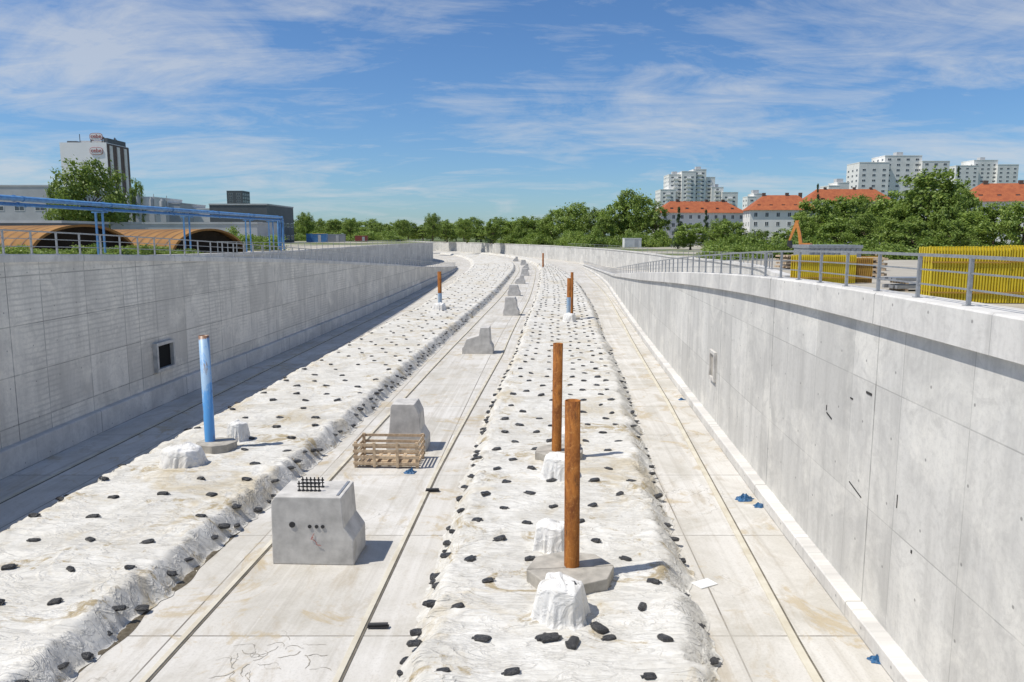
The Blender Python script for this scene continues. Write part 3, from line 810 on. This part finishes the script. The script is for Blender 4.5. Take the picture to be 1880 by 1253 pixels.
def hiproof(e,w,d,h,rh,over=.6):
    g=MB(); x=w/2+over; y0=-over; y1=d+over; r=d/2
    g.add([(-x,y0,h),(x,y0,h),(x,y1,h),(-x,y1,h),(-x+r,(y0+y1)/2,h+rh),(x-r,(y0+y1)/2,h+rh)],[(0,1,5,4),(1,2,5),(2,3,4,5),(3,0,4),(3,2,1,0)])
    rf=mk("roof",g,M_tile,e)
    for cx in(-w*.25,0.1*w,w*.3):
        g=MB(); g.box(cx-.5,d/2-.4,h+rh-1.2,cx+.5,d/2+.4,h+rh+.7)
        o=mk("chimney",g,M_brown,rf)
    for k in range(5):
        cx=-w*.36+k*w*.18; g=MB(); g.box(cx-.5,d*.12,h+.8,cx+.5,d*.12+1.8,h+1.8,0); g.box(cx-.4,d*.12-.03,h+.95,cx+.4,d*.12-.004,h+1.65,1)
        mk("dormer",g,[M_tile,M_glass],rf)
G2="red roofed apartment houses"
def aphouse(px0,px1,d,eave,ridge,rot,label,depth=11):
    (x0,_),(x1,_)=at(px0,d),at(px1,d); w=(x1-x0)/max(.5,math.cos(rot)); z0=4.3
    h=hz(eave,d)-z0; rh=hz(ridge,d)-hz(eave,d)
    e=building("apartment_house",label,"house",(x0+x1)/2,d,z0,rot,[(-w/2,0,w/2,depth,h)],M_white,(1.1,1.4,2.9,2.75),True,G2)
    hiproof(e,w,depth,h,rh)
aphouse(1212,1372,265,391,369,.12,"long cream four storey house with red hipped roof")
aphouse(1380,1500,235,386,357,-.1,"cream apartment house with steep red hipped roof")
aphouse(1485,1640,300,370,346,0,"cream apartment house, red roof above the trees")
aphouse(1785,1960,185,370,334,-.15,"cream house with orange red roof behind trees")
def hr(px0,px1,d,tiers,label,rot=0,bal=False):
    (x0,_),(x1,_)=at(px0,d),at(px1,d); bx=[]
    z0=4.5
    for i,(a,b,top,yo,dep) in enumerate(tiers):
        X0=(a-px0)/F*d*.985; X1=(b-px0)/F*d*.985; bx.append((X0,yo,X1,yo+dep,hz(top,d)-z0))
    building("high_rise","%s"%label,"tower block",x0,d,z0,rot,bx,M_white,(2.0,1.3,4.2,2.9),None,"white concrete high rise blocks",bal)
hr(1212,1355,560,[(1212,1240,349,0,20),(1230,1256,320,6,20),(1252,1278,315,3,18),(1274,1298,311,5,18),(1294,1316,325,7,18),(1308,1330,344,4,16),(1326,1355,354,1,14)],"white stepped high rise block with many balconies",0,True)
hr(1575,1738,430,[(1575,1630,299,1,16),(1624,1692,286,3,16),(1688,1738,297,0,15)],"broad white high rise block with flat stepped roof")
hr(1750,1866,560,[(1750,1792,305,0,16),(1788,1832,294,4,16),(1828,1866,303,1,16)],"white high rise slab rising behind trees")
hr(1372,1402,480,[(1372,1388,362,0,10),(1386,1402,356,3,12)],"small pale tower behind the houses")
hr(1520,1560,420,[(1520,1540,342,0,12),(1538,1560,336,2,12)],"pale flat roofed block above the red roof")
def ind(name,px0,px1,d,top,dep,mat,label,win=(2.5,1.2,4,3.6),z0=5.8,maxw=40):
    (x0,_),(x1,_)=at(px0,d),at(px1,d)
    return building(name,label,"industrial building",x0,d,z0,0,[(0,0,x1-x0,dep,hz(top,d)-z0)],mat,win,None,None,False,maxw)
XT=at(118,300)[0]
e=empty("silo_tower","tall white industrial tower with brown side and roof aerials","tower",(XT,300,5.8))
w=at(203,300)[0]-XT; hh=hz(262,300)-5.8
M_pan=simple("white_tower_cladding",(.84,.84,.82),.6,.08,.15,.03)
g=MB(); g.box(0,0,0,w,17,hh)
mk("wall",g,M_pan,e)
g=MB(); g.box(w*.35,3,hh+.01,w*.9,12,hh+1.0); mk("roof_plinth",g,M_grey,e)
g=MB(); 
g.box(w+.01,.3,0,w+.25,16.8,hh-.3); mk("side_cladding",g,M_brown,e)
for k in range(3):
    g=MB(); g.box(w+.26,1.5+k*5.5,0,w+.6,3.4+k*5.5,hh-1); mk("pilaster",g,M_white,e)
g=MB(); g.box(w*.92,1,hh+.01,w*1.0,15,hh+1.8); mk("roof_housing",g,M_dgrey,e)
g=MB(); g.box(w*.1,2,hh+.01,w*.3,5,hh+.8); mk("roof_housing",g,M_dgrey,e)
rr=random.Random(5)
for k in range(8):
    g=MB(); x=w*(.45+.5*rr.random()) if k else w*.42; y=rr.uniform(1,14); t=rr.uniform(1.5,3.2); g.cyl((x,y,hh),(x,y,hh+t),.12,n=5); g.box(x-.3,y-.2,hh+t*.6,x+.3,y+.2,hh+t*.9); mk("aerial",g,M_dgrey,e)
g=MB(); g.cyl((w*.35,3,hh-1),(w*.35,3,hh+3.5),.15,n=6); mk("mast",g,M_dgrey,e)
def textmesh(s,size):
    cu=bpy.data.curves.new("t",'FONT'); cu.body=s; cu.size=size; cu.extrude=.04; cu.align_x='CENTER'; cu.align_y='CENTER'; cu.offset=.015
    ob=bpy.data.objects.new("t",cu); COL.objects.link(ob); dg=bpy.context.evaluated_depsgraph_get(); dg.update()
    me=bpy.data.meshes.new_from_object(ob.evaluated_get(dg)); bpy.data.objects.remove(ob); return me
def sign(x,z,y):
    n=28; a,b=2.5,1.4
    def ov(i,k,dk=0): 
        t=2*math.pi*i/n; c,s_=math.cos(t),math.sin(t); return (x+(a-dk)*abs(c)**.6*(1 if c>0 else -1),z+(b-dk)*abs(s_)**.6*(1 if s_>0 else -1))
    g=MB(); g.prismy([ov(i,1) for i in range(n)],y-.16,y,0); g.prismy([ov(i,1,.16) for i in range(n)],y-.2,y-.161,1)
    so=mk("logo_sign",g,[M_red,M_frame],e)
    me=textmesh("cebe",2.2); me.materials.append(M_red)
    t=bpy.data.objects.new("lettering",me); COL.objects.link(t); t.parent=so; t.location=(x,y-.24,z+.15); t.rotation_euler=(math.pi/2,0,0)
sign(w*.78,hh+2.2,.5); sign(w*.78,hh-3.2,-.06)
for q in(.66,.90):
    g=MB(); g.box(w*q-.2,.55,hh,w*q+.2,.7,hh+1.5); mk("sign_frame",g,M_dgrey,e)

ind("factory_building",-60,92,190,343,30,M_grey,"long pale grey factory hall with flat roof")
ind("factory_building",238,282,230,364,20,M_white,"small white flat roofed works building")
ind("factory_building",282,330,240,375,20,M_grey,"low grey works building with flat roof")
ind("factory_building",384,490,210,377,25,M_dgrey,"dark grey cladded warehouse with flat roof")
ind("factory_building",330,386,250,385,20,M_white,"low white works building with flat roof")
ind("factory_building",-60,110,120,410,14,M_dgrey,"low dark workshop behind the sheds",(2,1,4,3),6)
ind("factory_building",200,470,150,412,14,M_grey,"low grey flat workshop row behind sheds",(2,1,4,3),6)
ind("glass_tower",417,446,900,351,25,M_dgrey,"distant dark blue glazed office tower",(4.5,2.6,6,4),4.7,100)
for k,(pa,pb,tp) in enumerate(((250,262,358),(268,275,362),(292,299,368),(310,322,371))):
    g=MB(); (x0,_),(x1,_)=at(pa,235),at(pb,235); z=hz(375,235)-1; zt=hz(tp,235); mkx=(x0+x1)/2
    g.cyl((0,0,0),(0,0,zt-z),(x1-x0)/2,n=12); g.cyl((0,0,zt-z),(0,0,zt-z+.6),(x1-x0)/3,n=10); g.cyl(((x1-x0)/2+.1,0,0),((x1-x0)/2+.1,0,zt-z+1.5),.1,n=5)
    g.box(-.8,-.5,-(z-5.8) ,.8,.5,0)
    o=mk("storage_silo",g,M_grey); o.location=(mkx,229,z); tag(o,"grey cylindrical plant silo with vent pipe on roof","silo","plant silos")

# ---------------------------------------------------------------- trees
def crown(seed,shape='round',H=10.,Wd=8.,ncl=60,per=75,leaf=.34):
    rr=random.Random(seed); g=MB(); vs=g.v; fs=g.f
    cz=H*.57; rz=H*.43; rx=Wd/2
    for c in range(ncl):
        while True:
            u=Vector((rr.gauss(0,1),rr.gauss(0,1),rr.gauss(0,1))).normalized()
            k=rr.uniform(.3,1)**.5
            lob=1+.45*noise.noise(u*1.8+Vector((seed*5.1,0,0)))
            if shape=='cone':
                z=rr.random()**1.3; p=Vector((u.x*rx*(1-z)*1.05*k,u.y*rx*(1-z)*1.05*k,H*.08+z*H*.9)); cr=.25+.5*(1-z)
            elif shape=='bush':
                p=Vector((u.x*rx*k*lob,u.y*rx*k*lob,abs(u.z)*H*.85*k*lob)); cr=Wd*.13
            else:
                p=Vector((u.x*rx*k*lob,u.y*rx*k*lob,cz+u.z*rz*k*lob)); cr=Wd*rr.uniform(.065,.125)
            if p.z>.2: break
        out=(p-Vector((0,0,cz))).normalized()
        for l in range(per):
            q=p+Vector((rr.gauss(0,.55),rr.gauss(0,.55),rr.gauss(0,.42)))*cr
            n=(Vector((rr.gauss(0,1),rr.gauss(0,1),rr.gauss(0.5,1)))+out*.9).normalized(); a=n.orthogonal().normalized(); b=n.cross(a)
            s=leaf*rr.uniform(.5,1.15); b0=len(vs)
            vs+= [q+a*s,q+b*s*.6,q-a*s,q-b*s*.6]; fs.append([b0,b0+1,b0+2,b0+3]); g.m.append(0); g.sm.append(False)
    return g
def trunk(seed,H,Wd,shape):
    rr=random.Random(seed); g=MB()
    top=H*(.9 if shape=='cone' else .6)
    g.cyl((0,0,0),(0,0,H*.12),H*.03,H*.022,8); g.cyl((0,0,H*.12),(rr.uniform(-.2,.2),rr.uniform(-.2,.2),top),H*.022,H*.006,8)
    if shape!='cone':
        for i in range(8):
            a=i*2.4+rr.random(); z0=H*rr.uniform(.25,.5); L=Wd*rr.uniform(.25,.42)
            p=Vector((math.cos(a)*L*.5,math.sin(a)*L*.5,z0+H*.12)); g.cyl((0,0,z0),p,H*.011,H*.007,6)
            g.cyl(p,p+Vector((math.cos(a+.3)*L*.5,math.sin(a+.3)*L*.5,H*.14)),H*.007,H*.003,5)
    return g
protoT=[]
specs=[('round',10,8,100),('round',10,7,90),('round',10,9,120),('round',10,6,76),('cone',10,4,60),('round',10,7.5,95)]
for i,(sh,H,Wd,nc) in enumerate(specs):
    c=mk("crown",crown(11+i,sh,H,Wd,nc,72 if sh!='cone' else 60,.26 if sh!='cone' else .2),M_leafd if sh=='cone' else M_leaf,fixn=False)
    t=mk("trunk",trunk(20+i,H,Wd,sh),M_bark,fixn=False)
    protoT.append((t,c,sh,Wd)); 
shr=[mk("shrub",crown(50+i,'bush',3,5,36,60,.18),M_leaf,fixn=False).data for i in range(3)]
for o in [o for o in bpy.data.objects if o.name.startswith("shrub")]: bpy.data.objects.remove(o)
def gz(x,y):
    if y>450: return 4.7
    if x<C(y): return LOT(y)-.15
    return ROT(y)-.15
rt=random.Random(9)
def tree(px,top,d,wpx,v=None,label=None,group="trees around the site"):
    x,y=at(px,d); z=gz(x,y); H=hz(top,d)-z; Wm=wpx*d/F*.88
    if v is None: v=rt.choice((0,1,2,3,5))
    t,c,sh,Wd=protoT[v]
    e=empty("conifer_tree" if sh=='cone' else "broadleaf_tree",label or ("dark green narrow conifer with pointed top" if sh=='cone' else "leafy green broadleaf tree with rounded uneven crown"),"tree",(x,y,z),rt.uniform(0,6.28),group)
    s=H/10; sw=Wm/Wd
    sc=(sw,sw,s)
    copy_part(t,e,(0,0,0),None,sc); copy_part(c,e,(0,0,0),None,sc)
tree(165,302,150,130,2,"large full green tree rising beside the white tower"); tree(118,342,155,70); tree(212,350,160,50)
tree(252,335,230,32); 
for px in range(500,1010,12):
    d=rt.uniform(330,470); tree(px+rt.uniform(-6,6),rt.uniform(400,418),d,rt.uniform(30,46),group="tree belt on the horizon")
for px,tp in((513,380),(560,392),(793,394),(735,405),(905,402),(850,404),(690,409),(640,406)):
    tree(px,tp,rt.uniform(300,340),34,group="tree belt on the horizon")
for px in range(1240,1900,24):
    if px>1480 or px%3==0: tree(px,rt.uniform(388,406),rt.uniform(200,215) if px<1480 else rt.uniform(220,280),46,group="tree belt on the horizon")
for a in((1050,376,290,84),(1015,390,300,60),(975,399,330,60),(945,405,340,50),(1090,385,280,60),(1165,354,262,90),(1130,370,262,66),(1205,370,250,50),(1110,394,250,50),
         (1270,410,190,70),(1345,406,185,76),(1320,404,215,50),(1395,424,150,50),(1440,420,150,50),(1370,432,150,40),
         (1500,364,170,92),(1548,358,180,97),(1478,392,165,50),(1600,362,190,92),(1640,350,165,95),(1705,308,125,130),(1762,338,145,88),(1740,354,120,68),(1830,370,118,92),(1885,366,105,88),(1935,360,110,90),(1655,376,125,78),(1590,396,140,80),(1790,388,115,78),(1540,400,150,80),(1680,398,110,70),(1755,402,105,70)):
    tree(*a)
for a in((1247,380,205,26),(1297,385,230,22),(1500,338,300,20),(1720,372,200,20),(900,402,330,20),(1755,306,330,22),(1475,402,190,20)):
    tree(*a,v=4)
for o in [p for q in protoT for p in q[:2]]: bpy.data.objects.remove(o)
def shrub(px,d,w,h):
    x,y=at(px,d)
    if LO(y)-1.2*w/2<x<RO(y)+w*.55: 
        x=LO(y)-w*.6-.5 if x<C(y) else RO(y)+w*.6+.5
    o=bpy.data.objects.new("shrub",rt.choice(shr)); COL.objects.link(o); o.location=(x,y,gz(x,y)-.1); o.rotation_euler=(0,0,rt.uniform(0,6.28))
    o.scale=(w/5,w/5,h/3); tag(o,"dense green shrub growing on the embankment","shrub","shrubs along the embankments")
for px in range(1000,1240,13): shrub(px,rt.uniform(228,262),rt.uniform(5,9),rt.uniform(3,6))
for px in range(1240,1900,19): shrub(px,rt.uniform(95,135),rt.uniform(4,7),rt.uniform(2.0,3.6))
for px in range(500,1000,15): shrub(px,rt.uniform(285,330),rt.uniform(6,10),rt.uniform(2.5,5))
for px in range(395,500,13): shrub(px,rt.uniform(98,115),rt.uniform(3,4.5),rt.uniform(2,3.4))
for px in range(-10,420,22): shrub(px,rt.uniform(50,60),rt.uniform(2,3),rt.uniform(.5,1.0))

# ---------------------------------------------------------------- right-hand site yard
def formwork(x,y,rot,w,h,label,mat=M_yel,th=.5,zz0=0):
    z=gz(x,y)+zz0; e=empty("formwork_panel",label,"formwork panel",(x,y,z),rot,"yellow steel formwork panels")
    n=int(w/.075)
    g=MB(); g.box(0,.04,.02,w,.10,h-.03); mk("face_sheet",g,mat if mat is M_yeld else M_yel2,e)
    g=MB()
    for i in range(n+1):
        xx=w*i/n; dz=R.uniform(-.012,.012); g.box(xx-.016,-.0,.02,xx+.016,.038,h-.02+dz)
    mk("ribs",g,mat,e)
    for zz in(h*.18,h*.72):
        g=MB(); g.box(-.02,-.03,zz,w+.02,-.002,zz+.04); mk("waler",g,M_yeld,e)
for k in range(6):
    formwork(11.3+k*.05,20.6+k*.22,-.1+R.uniform(-.01,.01),1.95,1.52+R.uniform(-.02,.03),"upright yellow ribbed steel formwork panel in a dense row")
    formwork(13.3+k*.05,20.4+k*.22,-.1+R.uniform(-.01,.01),3.0,1.55+R.uniform(-.02,.03),"upright yellow ribbed steel formwork panel in a dense row")
for k in range(3): formwork(10.95,29.5+k*.25,-.1,2.2,1.12+R.uniform(-.03,.03),"smaller yellow formwork panel standing on edge")
formwork(13.3,29.6,-.15,.6,1.0,"narrow orange plywood faced formwork panel",M_yeld)
def stack(x,y,rot,w,d,n,label,mat=M_wood):
    e=empty("timber_stack",label,"timber stack",(x,y,gz(x,y)),rot,"stacks of site timber")
    for k in range(n):
        g=MB()
        for i in range(6):
            yy=d*i/6; g.box(R.uniform(-.1,.1),yy,k*.24+.09,w+R.uniform(-.1,.1),yy+d/6-.03,k*.24+.2)
        mk("plank_layer",g,mat,e)
        for xx in(.2*w,.8*w):
            g=MB(); g.box(xx,0,k*.24,xx+.1,d,k*.24+.085); mk("spacer",g,M_wood,e)
stack(18.6,52,.2,2.6,1.4,4,"stack of pale sawn timber with spacers")
stack(21.5,54,.1,2.2,1.4,3,"low stack of sawn timber planks")
stack(16.5,42,.3,2.0,1.2,3,"stack of weathered timber in the yard",M_concd)
stack(12.6,25,.1,1.6,.9,2,"low stack of steel grey planks",M_galv)
stack(20.5,48,-.2,2.6,1.2,5,"tall stack of orange plywood sheets",M_yeld)
stack(15.2,36,-.3,2.2,1.2,4,"stack of mixed formwork timber",M_wood)
stack(23.5,62,.4,3.0,1.2,5,"tall stack of pale sawn timber")
e=empty("excavator","orange excavator with raised boom on crawler tracks","excavator",(26.6,68,gz(27,68)-.1),2.5)
e.scale=(.8,.8,.8)
for sy in(-1,1):
    g=MB(); yy=sy*.95
    pr=[(-1.4,.1),(-1.2,0),(1.2,0),(1.4,.1),(1.5,.35),(1.35,.62),(1.1,.7),(-1.1,.7),(-1.35,.62),(-1.5,.35)]
    g.prismy(pr,yy-.25,yy+.25); mk("crawler_track",g,M_dark,e)
g=MB(); g.prismy([(-1.6,.85),(1.0,.85),(1.0,1.5),(-.3,1.6),(-1.4,1.6),(-1.7,1.4)],-1.1,1.1); o=mk("body",g,M_org,e); bevel(o,.06)
g=MB(); g.prismy([(-.1,1.62),(1.1,.87),(1.15,1.6),(.9,2.5),(0,2.5)],.15,1.08,0); o=mk("cab",g,M_org,e)
g=MB(); g.box(.1,1.085,1.65,.95,1.1,2.35); mk("cab_window",g,M_glass,e)
g=MB(); g.add([(1.17,.25,1.65),(1.17,1.0,1.65),(.94,1.0,2.4),(.94,.25,2.4)],[(0,1,2,3)]); mk("cab_window",g,M_glass,e)
g=MB(); g.prismy([(.9,1.1),(1.35,3.6),(1.75,4.9),(2.0,4.75),(1.65,3.4),(1.3,1.0)],-.22,.0); mk("boom",g,M_org,e)
g=MB(); g.prismy([(1.6,5.0),(2.0,5.0),(2.7,2.7),(2.5,2.7)],-.2,-.04); mk("dipper_arm",g,M_org,e)
g=MB(); g.prismy([(2.7,2.8),(2.75,2.2),(2.3,1.9),(1.9,2.1),(2.3,2.3),(2.4,2.75)],-.45,.2); mk("bucket",g,M_dark,e)
g=MB(); g.cyl((1.2,-.12,1.5),(1.6,-.12,3.3),.06,n=8); mk("hydraulic_ram",g,M_galv,e)
def container(px,d,w,h,mat,label,rot=0):
    x,y=at(px,d); e=empty("site_container",label,"container",(x,y,gz(x,y)),rot,"site containers")
    g=MB(); g.box(0,0,.1,w,2.4,h)
    n=int(w/.3)
    for i in range(n): g.box(w*i/n,-.05,.25,w*i/n+.12,-.002,h-.15)
    mk("container_body",g,mat,e)
    g=MB(); g.box(-.05,-.08,h-.12,w+.05,2.5,h+.06); mk("roof_frame",g,mat,e)
    g=MB(); g.box(w*.6,-.09,.2,w*.6+.9,-.055,h-.3); mk("door",g,M_grey,e)
container(1148,222,5,2.7,M_frame,"white site container standing beside shrubs",.1)
container(560,235,6,2.6,M_blue,"blue site container on the far embankment")
container(590,245,7,2.5,M_galv,"grey site container on the far embankment",.1)
container(650,260,4,2.0,M_red,"red site container on the far embankment")
container(572,250,4,2.8,M_yel,"yellow site container on the far embankment")
container(1490,44,3,1.5,M_galv,"low grey equipment container with flat lid")

# ---------------------------------------------------------------- light, sky, camera
EL=rad(60); dx,dy=.965,.26
sd=bpy.data.lights.new("sun",'SUN'); sd.energy=4.6; sd.angle=rad(.5); sd.color=(1,.95,.87)
so=bpy.data.objects.new("sun",sd); COL.objects.link(so)
dirv=Vector((dx*math.cos(EL),dy*math.cos(EL),-math.sin(EL)))
so.rotation_euler=dirv.to_track_quat('-Z','Y').to_euler(); so.location=(-30,-10,60)
w=bpy.data.worlds.new("World"); scene.world=w; w.use_nodes=True; nt=w.node_tree
bg=nt.nodes["Background"]; bg.inputs[1].default_value=.1
sky=nd(nt,"ShaderNodeTexSky",sky_type='NISHITA'); sky.sun_disc=False; sky.sun_elevation=EL; sky.sun_rotation=math.atan2(-dx,-dy)%(2*math.pi)
sky.air_density=1.0; sky.dust_density=.3; sky.ozone_density=2.5
tc=nd(nt,"ShaderNodeTexCoord").outputs["Generated"]; sp=nd(nt,"ShaderNodeSeparateXYZ",{0:tc})
zz=mth(nt,'ADD',mth(nt,'MAXIMUM',sp.outputs[2],0.0),.17)
u=mth(nt,'DIVIDE',sp.outputs[0],zz)
v=mth(nt,'DIVIDE',sp.outputs[1],zz)
cv=nd(nt,"ShaderNodeCombineXYZ",{0:u,1:v,2:1.85}).outputs[0]
mp=nd(nt,"ShaderNodeMapping",{"Vector":cv,"Rotation":(0,0,rad(24)),"Scale":(.7,1.05,1)}).outputs[0]
n1=nd(nt,"ShaderNodeTexNoise",{"Vector":mp,"Scale":1.7,"Detail":12.0,"Roughness":.62,"Distortion":.9}).outputs["Fac"]
mp2=nd(nt,"ShaderNodeMapping",{"Vector":cv,"Rotation":(0,0,rad(-35)),"Scale":(.6,1.4,1),"Location":(3,1,0)}).outputs[0]
n3=nd(nt,"ShaderNodeTexNoise",{"Vector":mp2,"Scale":3.2,"Detail":12.0,"Roughness":.7,"Distortion":.8}).outputs["Fac"]
n2=nd(nt,"ShaderNodeTexNoise",{"Vector":nd(nt,"ShaderNodeMapping",{"Vector":cv,"Location":(1.3,.4,0)}).outputs[0],"Scale":.9,"Detail":3.0,"Roughness":.5}).outputs["Fac"]
sm=mth(nt,'ADD',mth(nt,'ADD',mth(nt,'MULTIPLY',n1,.6),mth(nt,'MULTIPLY',n3,.4)),mapr(nt,n2,.3,.7,-.05,.06))
lf=mapr(nt,sp.outputs[0],-.55,.2,.03,.008)
cf=mapr(nt,mth(nt,'ADD',sm,lf),.475,.66,0,.64)
tint=mix(nt,1,sky.outputs[0],(.60,.84,1.12),'MULTIPLY')
c=mix(nt,cf,tint,(6.3,6.6,7.0))
nt.links.new(c,bg.inputs[0])
cam=bpy.data.cameras.new("camera"); co=bpy.data.objects.new("camera",cam); COL.objects.link(co)
cam.sensor_width=36; cam.lens=36*F/1880; cam.clip_end=9000; cam.clip_start=.1
co.location=(0,0,CH); co.rotation_euler=(rad(90)-math.atan((626.5-HY)/F),0,0)
scene.camera=co
scene.view_settings.view_transform='Standard'; scene.view_settings.look='None'; scene.view_settings.exposure=0
